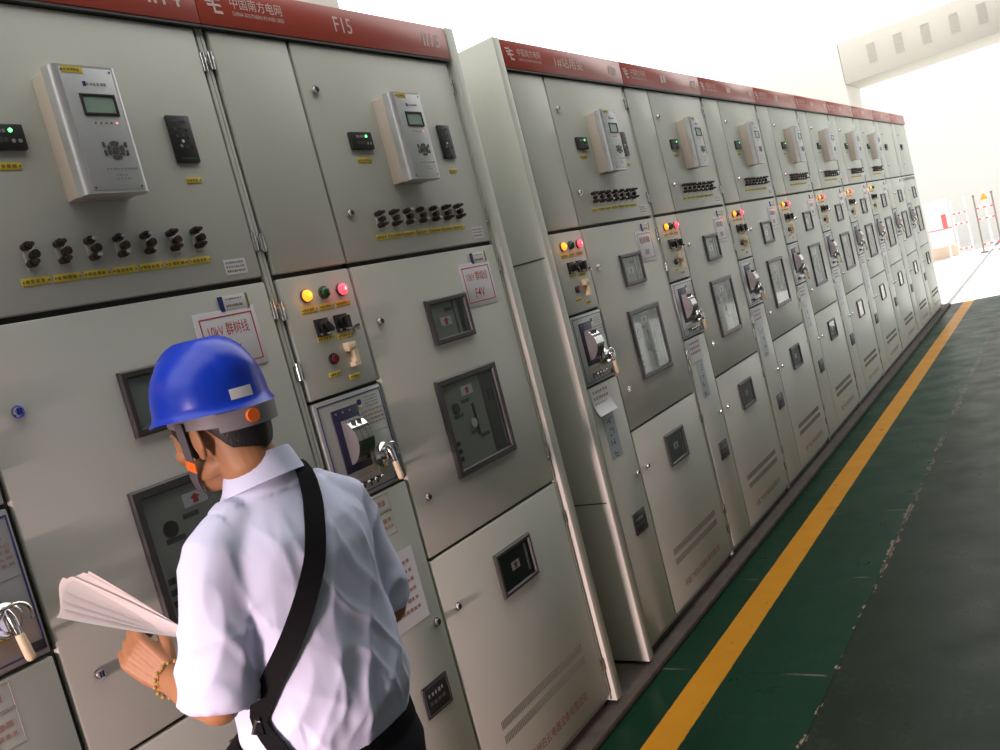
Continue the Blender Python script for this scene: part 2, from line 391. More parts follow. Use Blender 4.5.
def carcass(c):
    g = G(); g.box(.0005, W-.0005, .0225, 1.2, .055, 2.648, 'paint2')
    g.box(.001, .0105, .006, .024, .055, 2.53, 'paint2', .001); g.box(W-.012, W-.001, .006, .024, .055, 2.53, 'paint2', .001)
    g.box(.02, W-.02, .03, 1.15, .0305, .056, 'dark')
    g.box(.297, .312, .0185, .0235, .085, 2.528, 'gapshade'); g.box(.022, 1.075, .0185, .0235, 1.853, 1.877, 'gapshade'); g.box(.30, 1.075, .0185, .0235, .935, .954, 'gapshade')  # dark strips paint the shade inside the door gaps
    for za, zb in ((1.506, 1.519), (1.202, 1.214)): g.box(.022, .30, .0185, .0235, za, zb, 'gapshade')
    for xa, xb in ((.0106, .024), (1.072, W-.0122)): g.box(xa, xb, .0195, .0235, .08, 2.53, 'gapshade')
    return g.build('carcass', c)
def observation_window(door, x0, x1, z0, z1, kind, wd):
    fr = G().frame(x0, x1, z0, z1, wd, -.013, .001, 'frame', .004, .002).build('observation_window', door)
    G().box(x0+wd*.7, x1-wd*.7, -.0075, -.0062, z0+wd*.7, z1-wd*.7, 'glass').build('pane', fr)
    g = G(); X0, X1, Z0, Z1 = x0+wd*.8, x1-wd*.8, z0+wd*.8, z1-wd*.8
    wX, hZ = X1-X0, Z1-Z0
    g.box(X0, X1, -.0030, .0005, Z0, Z1, 'recess' if kind != 'low' else 'black')
    def bx(a, b, c_, d, m, t=.0045): g.box(X0+a*wX, X0+b*wX, -t, -.0029, Z0+c_*hZ, Z0+d*hZ, m)
    if kind == 'big':
        bx(.70, .715, .02, .98, 'dark', .0034); bx(.72, .98, .02, .98, 'dark', .0036)
        bx(.34, .55, .80, .91, 'signwhite'); arrow(g, X0+.445*wX, Z0+.855*hZ, .030, .022, -.0049)
        bx(.30, .44, .72, .76, 'dark'); bx(.12, .28, .58, .62, 'dark'); bx(.34, .50, .34, .38, 'dark'); bx(.50, .66, .26, .30, 'dark')
        g.cyl((X0+.18*wX, -.003, Z0+.69*hZ), (X0+.18*wX, -.0055, Z0+.69*hZ), .019, 'black', 20)
        g.box(X0+.46*wX, X0+.50*wX, -.0048, -.003, Z0+.30*hZ, Z0+.68*hZ, 'black')
        g.cyl((X0+.42*wX, -.003, Z0+.46*hZ), (X0+.42*wX, -.008, Z0+.46*hZ), .016, 'greyprint', 18)
        for k in range(3): bx(.04, .10, .10+k*.09, .15+k*.09, 'black')
        bx(.80, .90, .62, .78, 'black'); bx(.93, .955, .05, .95, 'greyprint', .0045)
    elif kind == 'small':
        bx(.22, .52, .34, .58, 'signwhite'); arrow(g, X0+.37*wX, Z0+.46*hZ, .032, .024, -.0049)
        bx(.40, .60, .72, .82, 'black'); bx(.64, .67, .02, .98, 'black'); bx(.78, .90, .05, .95, 'black'); bx(.91, .94, .05, .95, 'greyprint')
    else:
        bx(.36, .60, .42, .64, 'signwhite'); arrow(g, X0+.48*wX, Z0+.53*hZ, .03, .022, -.0049)
        bx(.84, .90, .15, .9, 'greyprint')
    g.build('operating_mechanism', fr)
    return fr
def arrow(g, cx, cz, w_, h, y):
    p = [(-.5, .05), (0, .5), (.5, .05), (.24, .05), (.24, -.5), (-.24, -.5), (-.24, .05)]
    g.prism([(cx+a*w_, cz+b*h) for a, b in p], y, y+.0012, 'redink')

def relay(c):
    x0, x1, z0, z1, d = .601, .756, 2.090, 2.368, .084
    g = G(); g.box(x0+.004, x1-.004, -d+.03, .0005, z0+.004, z1-.004, 'beige', .002)
    n = 6; r = .014; ring = []
    def outline(z):
        pts = []
        for k in range(n+1):
            a = pi/2*k/n; pts.append((x0+r-r*cos(a)*1, -d+r-r*sin(a), z))
        for k in range(n+1):
            a = pi/2*k/n; pts.append((x1-r+r*sin(a), -d+r-r*cos(a), z))
        pts += [(x1, -d+.034, z), (x0, -d+.034, z)]
        return pts
    g.loft([outline(z0), outline(z1)], 'alu')
    b = g.build('relay_box', c)
    y = -d-.0002
    f = G(); f.box(x0+.018, x1-.016, y-.001, y+.001, z0+.006, z1-.006, 'alusoft', .0006)
    bars(f, .672, .722, 2.328, .006, y-.0012, 'greyprint', 6, 3); f.box(.664, .671, y-.0016, y-.001, 2.323, 2.333, 'blue')
    bars(f, .662, .738, 2.142, .004, y-.0012, 'greyprint', 9, 4); bars(f, .68, .71, 2.128, .003, y-.0012, 'greyprint', 4, 5); bars(f, .68, .715, 2.12, .003, y-.0012, 'greyprint', 4, 6)
    for sx in (x0+.023, x1-.021):
        for sz in (z0+.012, z1-.012): f.cyl((sx, y, sz), (sx, y-.002, sz), .0025, 'dark', 8)
    f.build('front_plate', b)
    s = G(); s.frame(.648, .731, 2.259, 2.306, .006, y-.004, y, 'black', .001); s.box(.652, .727, y-.0018, y, 2.263, 2.302, 'lcd'); s.build('display', b)
    l = G(); l.box(.624, .672, y-.0018, y, 2.350, 2.364, 'yellow'); bars(l, .629, .667, 2.357, .006, y-.0019, 'ink', 5, 8); l.build('name_plate', b)
    k = G(); cx, cz = .697, 2.183
    k.cyl((cx, y, cz), (cx, y-.003, cz), .0085, 'dark', 16)
    for i in range(4):
        a = pi/2*i
        for j in range(1):
            pts = []
            for t in range(7): aa = a-.62+1.24*t/6; pts.append((cx+.020*cos(aa), cz+.020*sin(aa)))
            for t in range(7): aa = a+.62-1.24*t/6; pts.append((cx+.0115*cos(aa), cz+.0115*sin(aa)))
            k.prism(pts, y-.003, y, 'dark')
    for sx in (-1, 1):
        for zz in (-.012, .006): k.prism([(cx+sx*.023, cz+zz), (cx+sx*.029, cz+zz+.001), (cx+sx*.029, cz+zz+.012), (cx+sx*.024, cz+zz+.011)], y-.003, y, 'dark')
    k.build('keypad', b)
    for i in range(5):
        G().cyl((.668+i*.0125, y, 2.243), (.668+i*.0125, y-.002, 2.243), .0022, 'ledred' if i == 4 else 'ink', 8).build('status_light', b)
    return b
GLOW = {}
def glow(o, x, col):
    if col not in GLOW:
        l = bpy.data.lights.new('lamp_glow', 'POINT'); l.color = col; l.energy = .035; l.shadow_soft_size = .012; GLOW[col] = l
    p = bpy.data.objects.new('lamp_glow', GLOW[col]); COL.objects.link(p); p.parent = o; p.location = (x, -.036, 1.8)
def control_details(c, red_on=True):
    cp = bevdoor('control_panel', c, .022, .2985, 1.517, 1.858)
    def lamp(x, on):
        o = G(); o.cyl((x, .0005, 1.800), (x, -.007, 1.800), .0185, 'dark', 20)
        o = o.build('indicator_lamp', c)
        l = G()
        l.ell((x, -.008, 1.800), (.0165, .014, .0165), on[0], 18, 10)
        if len(on) > 1: l.ell((x, -.0125, 1.800), (.0100, .0100, .0100), on[1], 14, 8)
        l.build('lens', o)
        if len(on) > 1: glow(o, x, (1, .36, .03) if x < .15 else (1, .06, .10))
    lamp(.105, ('lampyellow', 'lampyellowcore')); lamp(.175, ('greenlens',)); lamp(.246, ('lampred', 'lampredcore') if red_on else ('redlens',))
    for i, (a, b) in enumerate(((.077, .136), (.146, .202), (.212, .268))): plate(c, a, b, 1.761, .017, 4, 20+i)
    for x in (.136, .213):
        g = G(); g.box(x-.026, x+.026, -.005, .0005, 1.681, 1.731, 'black', .001)
        g.box(x-.024, x-.008, -.0056, -.004, 1.684, 1.691, 'signwhite'); g.box(x+.008, x+.024, -.0056, -.004, 1.684, 1.691, 'signwhite')
        g.box(x-.026, x-.021, -.009, 0, 1.681, 1.731, 'black'); s = g.build('selector_switch', c)
        k = G(); k.cyl((x, -.005, 1.706), (x, -.02, 1.706), .017, 'black', 20); k.box(x-.006, x+.006, -.036, -.018, 1.688, 1.724, 'black', .002)
        if x < .2: k.xform(Matrix.Translation((x, 0, 1.706)) @ Matrix.Rotation(radians(-40), 4, 'Y') @ Matrix.Translation((-x, 0, -1.706)))
        k.build('handle', s)
    g = G(); g.cyl((.256, 0, 1.683), (.256, -.012, 1.683), .009, 'chrome', 16); g.box(.2545, .2575, -.028, -.01, 1.676, 1.692, 'chrome', .001); g.build('key', c)
    plate(c, .107, .170, 1.674, .015, 4, 31); plate(c, .185, .246, 1.670, .015, 4, 32)
    g = G(); g.cyl((.142, .0005, 1.613), (.142, -.009, 1.613), .016, 'black', 20); b = g.build('push_button', c)
    G().cyl((.142, -.009, 1.613), (.142, -.017, 1.613), .012, 'redlens', 18, .011).build('cap', b)
    g = G(); g.prism([(.196, 1.648), (.229, 1.648), (.229, 1.577), (.205, 1.577), (.205, 1.590), (.213, 1.590), (.213, 1.622), (.196, 1.622)], -.020, .0005, 'cream')
    g.box(.199, .226, -.022, -.019, 1.628, 1.645, 'cream', .001)
    g.build('socket', c)
    plate(c, .112, .160, 1.570, .014, 3, 33); plate(c, .188, .232, 1.549, .014, 3, 34)
    return cp
def interlock(c):
    p = bevdoor('interlock_panel', c, .022, .2985, 1.212, 1.508, 'panel')
    g = G(); g.frame(.034, .293, 1.224, 1.497, .0035, -.0014, .0005, 'blue', .0004)
    g.cyl((.196, 0, 1.473), (.196, -.0016, 1.473), .009, 'blue', 14); g.box(.188, .204, -.0019, 0, 1.459, 1.4655, 'cream')
    for k in range(4): bars(g, .22, .275, 1.482-k*.009, .004, -.001, 'greyprint', 5, k)
    for k in range(4): bars(g, .195+.006*(k % 2), .286, 1.441-k*.0125, .006, -.001, 'palered', 6, 10+k)
    g.box(.19, .288, -.0011, 0, 1.377, 1.378, 'greyprint'); g.frame(.075, .205, 1.232, 1.282, .0012, -.0009, .0004, 'greyprint', .0003)
    bars(g, .084, .196, 1.274, .004, -.001, 'palered', 7, 41)
    g.box(.262, .291, -.0035, 0, 1.226, 1.244, 'black', .0008)
    g.build('printed_face', p)
    d = G(); d.box(.078, .184, -.003, .0005, 1.291, 1.473, 'navyplate', .0008); 
    bars(d, .09, .175, 1.462, .006, -.0032, 'greyprint', 3, 44, .3)
    dp = d.build('indicator_plate', c)
    cz, R0 = 1.376, .068
    dr = G()
    for k in range(3):
        xa = .104+k*.0225; xb = xa+.0205
        ra, rb = [], []
        for i in range(17):
            a = -1.25+2.5*i/16
            for L_, xx in ((ra, xa), (rb, xb)): L_.append((xx, .012-R0*cos(a)*.92+0, cz+R0*sin(a)*.98))
        n = len(ra)
        for i in range(n-1):
            mm = 'chrome' if i >= 8 else ('greenface' if 3 <= i < 8 else 'drum')
            dr.add([ra[i], rb[i], rb[i+1], ra[i+1]], [(0, 1, 2, 3)], mm)
        for side in (ra, rb): dr.add(side+[(side[0][0], 0, cz+R0*.93), (side[0][0], 0, cz-R0*.93)], [tuple(range(n))+(n, n+1)], 'drum')
        if k < 2: dr.box(xb, xb+.002, -.038, -.001, cz-.058, cz+.058, 'black')
    dr.box(.108, .166, -.0535, -.049, cz-.006, cz+.0, 'black')
    dr.build('position_drum', dp)
    bz, bx_ = 1.306, .229
    h = G(); h.tube([(bx_, .0005, bz), (bx_, -.010, bz), (bx_, -.014, bz), (bx_, -.02, bz)], [.036, .036, .030, .026], 'chrome', 28)
    h.cyl((bx_, -.018, bz), (bx_, -.030, bz), .017, 'chrome', 20)
    ho = h.build('rotary_interlock', c)
    a = G(); a.tube([(bx_+.002, -.028, bz+.02), (bx_+.003, -.037, bz+.006), (bx_+.005, -.039, bz-.012), (bx_+.007, -.039, bz-.03)], [.008, .009, .008, .007], 'chrome', 12); a.build('lever', ho)
    a = G(); a.capsule([(bx_+.007, -.039, bz-.03), (bx_+.013, -.040, bz-.074)], [.0085, .0095], 'cream', 12); a.build('grip', ho)
    a = G(); pts = [(bx_+.016+.028*cos(t), -.030, bz+.002+.027*sin(t)) for t in [radians(q) for q in range(150, -50, -20)]]
    a.tube(pts, .0035, 'chrome', 10); a.build('ring', ho)
    for k in range(4):
        g = G(); x = .102+.028*k; g.cyl((x, .0005, 1.252), (x, -.02, 1.252), .0032, 'black', 10); g.ell((x, -.022, 1.253), (.0055, .0055, .0055), 'chrome', 10, 6); g.box(x-.003, x+.003, -.003, 0, 1.236, 1.252, 'black'); g.build('plunger', c)
    return p
def terminals(c):
    for k in range(7):
        x = .480+.0693*k
        t = G(); t.box(x-.004, x+.022, -.003, .0005, 1.957, 2.012, 'paint', .001)
        tm = t.build('test_terminal', c)
        for (dx, z, L_, mm) in ((0, 2.006, .034, 'terminal'), (.012, 1.988, .020, 'brown' if k % 2 else 'terminal'), (.002, 1.970, .034, 'terminal')):
            g = G(); g.tube([(x+dx, -.002, z), (x+dx, -.012, z), (x+dx, -.013, z), (x+dx, -.022, z), (x+dx, -.0225, z), (x+dx, -L_, z)], [.0078, .0078, .0092, .0092, .0052, .0058], mm, 14)
            if dx == 0 or L_ > .03: g.cyl((x+dx, -L_, z), (x+dx, -L_-.006, z), .0045, 'alu' if k in (2, 3, 4) else 'brown', 10)
            g.build('knob', tm)
        plate(c, .455+.0685*k, .455+.0685*k+.062, 1.9345, .0165, 4, 50+k)
def vents(door):
    g = G()
    for z in (.332, .284):
        n = 62
        for i in range(n):
            x = .425+(.975-.425)*i/n
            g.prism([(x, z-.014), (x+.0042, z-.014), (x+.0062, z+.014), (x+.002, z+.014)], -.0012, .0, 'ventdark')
    return g.build('vent_slots', door)
M['gapshade'] = mat('door_gap_shade', (.035, .034, .03), .7)  # dark colour standing for shade between the doors
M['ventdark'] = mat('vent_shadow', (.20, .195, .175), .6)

PROTO = empty('switchgear_cabinet')
def base_cabinet(c):
    carcass(c)
    b = G().box(.0015, W-.0015, -.012, .022, 2.536, 2.649, 'red', .002); b.box(.0015, W-.0015, -.010, .0215, 2.529, 2.5355, 'dark'); band = b.build('name_band', c)  # dark strip below the band paints its shadow line
    wd_ = bevdoor('wiring_door', c, .022, .2985, 1.872, 2.526)
    idr = bevdoor('instrument_door', c, .3095, 1.075, 1.872, 2.526)
    lock(idr, .360, 2.386); lock(idr, .368, 2.016)
    g = G().box(.962, 1.032, -.0012, .0005, 1.888, 1.927, 'signwhite')
    for k in range(3): bars(g, .968, 1.026, 1.919-k*.011, .006, -.0013, 'greyprint' if k < 2 else 'ink', 8, 60+k)
    g.build('sticker', idr)
    # relay, meter, keypad module, terminals
    relay(c)
    g = G(); g.box(.450, .549, -.012, .0005, 2.208, 2.262, 'black', .003); mt = g.build('power_meter', c)
    s = G(); s.cyl((.520, -.012, 2.248), (.520, -.0135, 2.248), .0045, 'ledgreen', 10); s.build('status_light', mt)
    s = G(); bars(s, .475, .512, 2.247, .009, -.0124, 'greyprint', 4, 70); bars(s, .475, .515, 2.228, .012, -.0124, 'dark', 3, 71)
    for xx in (.521, .535): s.cyl((xx, -.012, 2.226), (xx, -.0132, 2.226), .0045, 'greyprint', 10)
    s.build('display', mt)
    plate(c, .466, .528, 2.176, .016, 4, 72)
    g = G(); g.box(.910, .977, -.009, .0005, 2.176, 2.294, 'black', .003); km = g.build('heater_controller', c)
    s = G(); bars(s, .923, .965, 2.279, .006, -.0095, 'dark', 6, 73); bars(s, .923, .965, 2.186, .005, -.0095, 'dark', 6, 74); s.build('printed_face', km)
    for i, (dx, dz) in enumerate(((-.018, .022), (0, .027), (.016, .022), (-.017, .004), (0, .006), (.017, .003), (-.012, -.02), (.004, -.022), (-.004, -.008), (.019, -.022))):
        s = G(); s.cyl((.944+dx, -.009, 2.237+dz), (.944+dx, -.0102, 2.237+dz), .004, ('dark', 'dark', 'dark', 'dark', 'dark', 'dark', 'greyprint', 'dark', 'signwhite', 'redlens')[i], 10); s.build('button', km)
    plate(c, .925, .968, 2.133, .014, 3, 75)
    terminals(c)
    control_details(c); interlock(c)
    cd_ = bevdoor('cable_door', c, .022, .2985, .085, 1.204)
    lock(cd_, .263, .769)
    np = G(); np.box(.125, .243, -.006, .0005, .528, .622, 'black', .002); np.frame(.131, .237, .534, .616, .0015, -.0068, -.005, 'dark', .0004)
    bars(np, .145, .222, .59, .012, -.0062, 'greyprint', 5, 80, .5); bars(np, .145, .222, .565, .012, -.0062, 'dark', 4, 81); np.build('rating_plate', c)
    bd = bevdoor('breaker_door', c, .3095, 1.075, .949, 1.858)
    lock(bd, .370, 1.683); lock(bd, .371, 1.126)
    observation_window(c, .596, .822, 1.562, 1.712, 'small', .019)
    observation_window(c, .540, .884, 1.128, 1.453, 'big', .024)
    g = G().box(.918, 1.006, -.0035, .0005, 1.801, 1.838, 'signwhite', .0008); g.box(.914, .926, -.004, .0005, 1.8, 1.838, 'blue'); g.box(.998, 1.004, -.0045, .0005, 1.801, 1.838, 'ink')
    bars(g, .935, .99, 1.829, .004, -.0037, 'greyprint', 6, 82); bars(g, .932, .985, 1.812, .007, -.0037, 'ink', 9, 83); g.build('sticker', c)
    ld = bevdoor('lower_door', c, .3095, 1.075, .085, .940)
    lock(ld, .371, .768); vents(ld)
    observation_window(c, .604, .826, .685, .838, 'low', .016)
    for z in (2.446, 1.96): hinge(c, .0115, z)
    for z in (1.771, 1.604, 1.14, .30): hinge(c, .0115, z)
    for z in (2.44, 1.965, 1.78, 1.06, .80, .2): hinge(c, 1.0855-.003, z)
base_cabinet(PROTO)

def kind_of(o): return o.name.split('.')[0]
CHILDREN = {}
def index_children():
    CHILDREN.clear()
    for o in bpy.data.objects:
        if o.parent: CHILDREN.setdefault(o.parent.name, []).append(o)
def copy_tree(o, parent=None, skip=(), rename=None):
    c = o.copy(); COL.objects.link(c)
    if parent: c.parent = parent
    for ch in CHILDREN.get(o.name, []):
        if kind_of(ch) in skip: continue
        copy_tree(ch, c, skip)
    return c
index_children()
NO_INSTR = ('relay_box', 'power_meter', 'heater_controller', 'test_terminal', 'name_plate', 'indicator_lamp', 'selector_switch', 'key', 'push_button', 'socket')

def logo(g, x, z, s, y):
    """winged emblem: stepped bars beside an E-like stack"""
    q = lambda a, b, c_, d: g.prism([(x+a*s, z+b*s), (x+c_*s, z+b*s), (x+(c_-.08)*s, z+d*s), (x+(a-.08)*s, z+d*s)], y-.0006, y, 'lettering')
    q(-.9, .55, -.15, .75); q(-.75, .15, -.1, .38); q(-.55, -.2, .05, .02)
    q(.0, -.75, .2, .9); q(.2, .35, .85, .52); q(.2, -.15, .85, .05); q(.2, -.75, .9, -.52)
def child(c, k): return [o for o in COL.objects if o.parent == c and kind_of(o) == k][0]

def dress(c, mid, right, sign, extra):
    band = child(c, 'name_band'); yb = -.0122
    g = G(); logo(g, .055, 2.594, .032, yb); g.build('emblem', band)
    g = G(); text_geo('中国南方电网', .032, 'lettering', g, .115, 2.607, yb-.0003, .185, align='L'); text_geo('CHINA SOUTHERN POWER GRID', .011, 'lettering', g, .115, 2.577, yb-.0003, .185, align='L'); g.build('lettering', band)
    if mid: text_geo(mid, .047, 'lettering', G_ := G(), .55, 2.595, yb-.0003, .024*len(mid)+.006 if mid.isascii() else .052*len(mid)); G_.build('lettering', band)
    if right: text_geo(right, .047, 'lettering', G_ := G(), 1.0, 2.595, yb-.0003, .024*len(right), bold=.010); G_.build('lettering', band)
    if sign:
        bd = child(c, 'breaker_door')
        x0, x1, z0, z1 = .826, 1.016, 1.652, 1.805
        g = G(); g.box(x0, x1, -.0028, .0005, z0, z1, 'signwhite', .001); g.frame(x0+.014, x1-.012, z0+.014, z1-.014, .0035, -.0034, -.002, 'redink' if sign[2] else 'palered', .0004)
        ink = 'redink' if sign[2] else 'palered'
        if sign[0]:
            text_geo(sign[0], .033, ink, g, (x0+x1)/2, z0+.105, -.0032, .125)
            text_geo(sign[1], .033, ink, g, (x0+x1)/2-.004, z0+.046, -.0032, .055, bold=.008)
        else:
            bars(g, x0+.035, x1-.035, z0+.105, .034, -.0029, ink, 6, extra[0]); bars(g, x0+.07, x1-.07, z0+.046, .03, -.0029, ink, 3, extra[0]+1)
        g.build('warning_sign', bd)
    ld = child(c, 'lower_door')
    g = G(); text_geo('中国广州白云电器设备有限公司', .034, 'textred', g, .70, .163, -.0005, .46, bold=.006); g.build('maker_lettering', ld)
    cdr = child(c, 'cable_door')
    style = extra[1]
    if style == 'outline':
        g = G(); g.frame(.112, .209, 1.150, 1.197, .0014, -.0012, .0004, 'greyprint', .0004); g.frame(.157, .209, 1.078, 1.147, .0014, -.0012, .0004, 'greyprint', .0004)
        bars(g, .125, .2, 1.173, .016, -.0008, 'palered', 3, 5); bars(g, .163, .203, 1.122, .014, -.0008, 'palered', 2, 6); bars(g, .163, .203, 1.102, .01, -.0008, 'palered', 3, 7); g.build('sticker', cdr)
    if style == 'sheet_low':
        pass
    if style in ('curl', 'strip'):
        g = G(); n = 10; rows = []
        for i in range(n+1):
            t = i/n; z = 1.200-.118*t; yy = -.003-(.022*max(0, (t-.55)/.45)**1.6 if style == 'curl' else .0)
            rows.append([(.035+.02*t*0, yy-.002*0, z), (.09, yy+.0, z), (.14, yy, z), (.195, yy-.001, z)])
        back = [[(x, y+.0012, z) for x, y, z in r] for r in rows]
        vs = [p for r in rows for p in r]+[p for r in back for p in r]; fs = []
        o2 = len(rows)*4
        for i in range(n):
            for k in range(3):
                a = i*4+k; fs += [(a, a+1, a+5, a+4), (o2+a, o2+a+4, o2+a+5, o2+a+1)]
        g.add(vs, fs, 'white')
        for k in range(3): bars(g, .05, .185, 1.180-k*.026, .013, -.0035, 'palered', 6, 90+k)
        g.build('paper_notice', cdr)
        g = G(); g.box(.085, .185, -.0012, .0005, .88, 1.075, 'bluefilm'); 
        for k in range(4):
            zz = 1.05-k*.047; rnd = random.Random(extra[0]*7+k)
            for j in range(3):
                a = rnd.uniform(.105, .15); L_ = rnd.uniform(.015, .03)
                if rnd.random() < .5: g.box(a, a+L_, -.0018, -.001, zz-.012*j, zz-.012*j+.004, 'dark')
                else: g.box(a, a+.004, -.0018, -.001, zz-.02, zz-.02+L_, 'dark')
        g.build('handwritten_strip', cdr)
    return c

ROW1 = -1.463
cabs = []
names2 = ['nearest', 'second', 'third', 'fourth', 'fifth', 'sixth', 'seventh', 'eighth', 'ninth']
# second row first (copies), then F15/F14
for k in range(9):
    skip = ()
    if k >= 7: skip = NO_INSTR
    if k == 6: skip = ('indicator_lamp',)
    c = copy_tree(PROTO, None, skip)
    c.location = (k*W, 0, 0)
    cabs.append(c)
f15 = copy_tree(PROTO); f15.location = (ROW1, 0, 0)
f14 = PROTO; f14.location = (ROW1-W, 0, 0)
labels2 = ['grey cabinet at the near end of the row beyond the gap, curled white notice',
 'grey switchgear cabinet second in the row beyond the gap, lit amber and red lamps',
 'grey switchgear cabinet third in the row beyond the gap, both lamps lit',
 'grey switchgear cabinet fourth in the row beyond the gap, relay box seen edge-on',
 'grey switchgear cabinet fifth in the row beyond the gap',
 'grey switchgear cabinet sixth in the row beyond the gap, last with a red lamp lit',
 'grey switchgear cabinet seventh in the row, only its amber lamp lit',
 'plain grey cabinet without relay box, second from the bright far end',
 'plain grey cabinet at the bright far end of the row with louvred head strip']
GRP = 'grey switchgear cabinets with red name bands'
for k, c in enumerate(cabs): tag(c, labels2[k], 'electrical cabinet', GRP)
tag(f15, 'large grey switchgear cabinet with F15 on its red band, right of the man', 'electrical cabinet', GRP)
tag(f14, 'large grey switchgear cabinet at far left, behind the man in the blue helmet', 'electrical cabinet', GRP)
index_children()
dress(f14, None, 'II14', ('10kV 群树线', 'F41', True), (1, 'outline'))
dress(f15, 'F15', 'II15', ('10kV 群城线', 'F4V', True), (2, 'outline'))
mids = ['1#站用变', None, None, None, None, None, None, None, None]
for k, c in enumerate(cabs):
    dress(c, mids[k], None, None if k >= 7 else (None, None, False), (10+k, 'curl' if k == 0 else ('strip' if k < 7 else '')))
    if k not in (0,) :
        g = G(); bars(g, .50, .58, 2.595, .045, -.0126, 'lettering', 2, 300+k, .8); g.build('lettering', child(c, 'name_band'))
    g = G(); bars(g, .96, 1.04, 2.595, .045, -.0126, 'lettering', 4, 330+k, .8); g.build('lettering', child(c, 'name_band'))
    if k == 6:
        for x, on in ((.105, ('lampyellow', 'lampyellowcore')), (.175, ('greenlens',)), (.246, ('redlens',))):
            o = G().cyl((x, .0005, 1.8), (x, -.007, 1.8), .0165, 'dark', 20).build('indicator_lamp', c)
            l = G().ell((x, -.008, 1.8), (.0165, .014, .0165), on[0], 18, 10)
            if len(on) > 1: l.ell((x, -.0125, 1.8), (.0100, .0100, .0100), on[1], 14, 8)
            l.build('lens', o)
            if len(on) > 1: glow(o, x, (1, .36, .03))
    if k >= 7:
        g = G(); g.box(.40, .50, -.018, .0005, 2.21, 2.262, 'black', .003); g.prism([(.40, 2.19), (.56, 2.19), (.48, 2.255)], -.006, 0, 'dark'); g.build('position_display', c)
        if k == 8:
            g = G()
            for j in range(3): g.box(.12, .95, -.006, .0005, 1.812+j*.011, 1.817+j*.011, 'dark')
            g.build('louvre_strip', c)
# man's sheet on the narrow door of F15, white with red print
g = G(); g.box(.085, .245, -.0015, .0005, .80, 1.02, 'white')
for k in range(6): bars(g, .10, .225, .985-k*.028, .012, -.0017, 'palered', 7, 200+k)
g.build('paper_notice', child(f15, 'cable_door'))
# end posts and side panels that close the two rows
def end_post(x0, x1, loc, label, seam):
    e = empty('end_panel', loc, 0, label, 'panel')
    g = G(); g.box(x0, x1, -.014, 1.2, .045, 2.652, 'paint', .003); p = g.build('side_sheet', e)
    xs = x1 if not seam else x0
    sgn = 1 if not seam else -1
    s = G()
    for z in (1.77, .74): s.box(min(xs, xs+sgn*.0012), max(xs, xs+sgn*.0012), .0, 1.19, z-.003, z+.003, 'dark')
    s.build('panel_joint', e)
    return e
end_post(.004, .052, (ROW1+W, 0, 0), 'grey end post and side panel closing the near row of cabinets', False)
end_post(-.052, -.004, (0, 0, 0), 'tall grey side panel facing the gap at the start of the far row', True)

e = empty('busbar_chamber', (ROW1-W, .42, 2.65), 0, 'plain beige busbar chamber lying on top of the near row of cabinets', 'duct')
G().box(.02, 2*W-.01, 0, .5, 0, .36, 'duct', .006).build('casing', e)
g = G(); g.box(2*W-.0105, 2*W-.004, .04, .46, .04, .32, 'paint2', .002); g.build('end_cover', e)

# ---------------------------------------------------------------- yard beyond the opening
structure(G().box(22.6, 22.9, -14, 12, 0, 6.0, 'wall').build('wall_yard', smooth=0))
M['barred'] = mat('barrier_red', (.75, .12, .12), .5); M['barwhite'] = mat('barrier_white', (.85, .82, .80), .5)
M['post'] = mat('barrier_post', (.24, .20, .18), .5); M['warn'] = mat('warning_orange', (.85, .35, .01), .5); M['palepink'] = mat('pale_pink_paint', (.80, .70, .70), .6); M['tan'] = mat('tan_base', (.62, .48, .36), .7)
def barrier(y, ln, label, pm):
    e = empty('safety_barrier', (18.0, y, 0), 0, label, 'barrier', 'red and white safety barriers in the yard')
    for yy in (0, -ln):
        g = G(); g.cyl((0, yy, .02), (0, yy, 1.2), .016, pm, 12); g.ell((0, yy, 1.22), (.026, .026, .035), pm, 10, 6); p = g.build('post', e)
        G().tube([(0, yy, .0), (0, yy, .03), (0, yy, .05)], [.08, .075, .02], pm, 16).build('base', p)
    for z in (.95, .72, .18):
        g = G(); n = 5
        for k in range(n): g.cyl((0, -ln*k/n, z), (0, -ln*(k+1)/n, z), .018, 'barred' if k % 2 == 0 else 'barwhite', 10)
        g.build('rail', e)
    return e
barrier(.12, .34, 'red and white barrier with dark posts under the orange triangle sign', 'post')
barrier(-.42, .5, 'red and white barrier at the right edge of the bright yard', 'post')
barrier(.56, .26, 'pale red and white barrier left of the orange triangle sign', 'barwhite')
e = empty('warning_sign', (18.35, -.04, 0), 0, 'orange triangular warning sign on the white yard wall panel', 'sign')
G().prism([(-.075, 0), (.075, 0), (0, .15)], -.006, .006, 'warn').xform(Matrix.Translation((0, 0, 1.10)) @ Matrix.Rotation(radians(90), 4, 'Z')).build('triangle', e)
g = G(); g.cyl((.03, 0, -.002), (.03, 0, 1.28), .02, 'barwhite', 10); g.build('pole', e)
e = empty('pillar', (19.0, .97, 0), 0, 'pale pink round pillar with tan foot just past the last cabinet', 'pillar')
G().tube([(0, 0, .24), (0, 0, 1.3)], .24, 'palepink', 24).build('shaft', e)
G().tube([(0, 0, -.002), (0, 0, .2), (0, 0, .25)], [.28, .28, .25], 'tan', 24).build('foot', e)
G().tube([(0, 0, .64), (0, 0, .66)], .245, 'barred', 24).build('stripe', e)
e = empty('marker_post', (18.0, .74, 0), 0, 'small red upright marker post standing beside the pale pillar', 'post')
G().tube([(0, 0, 0), (0, 0, .68)], .02, 'barwhite', 10).build('stem', e)
G().box(-.04, .04, -.045, .045, .68, 1.0, 'barred', .01).build('marker', e)

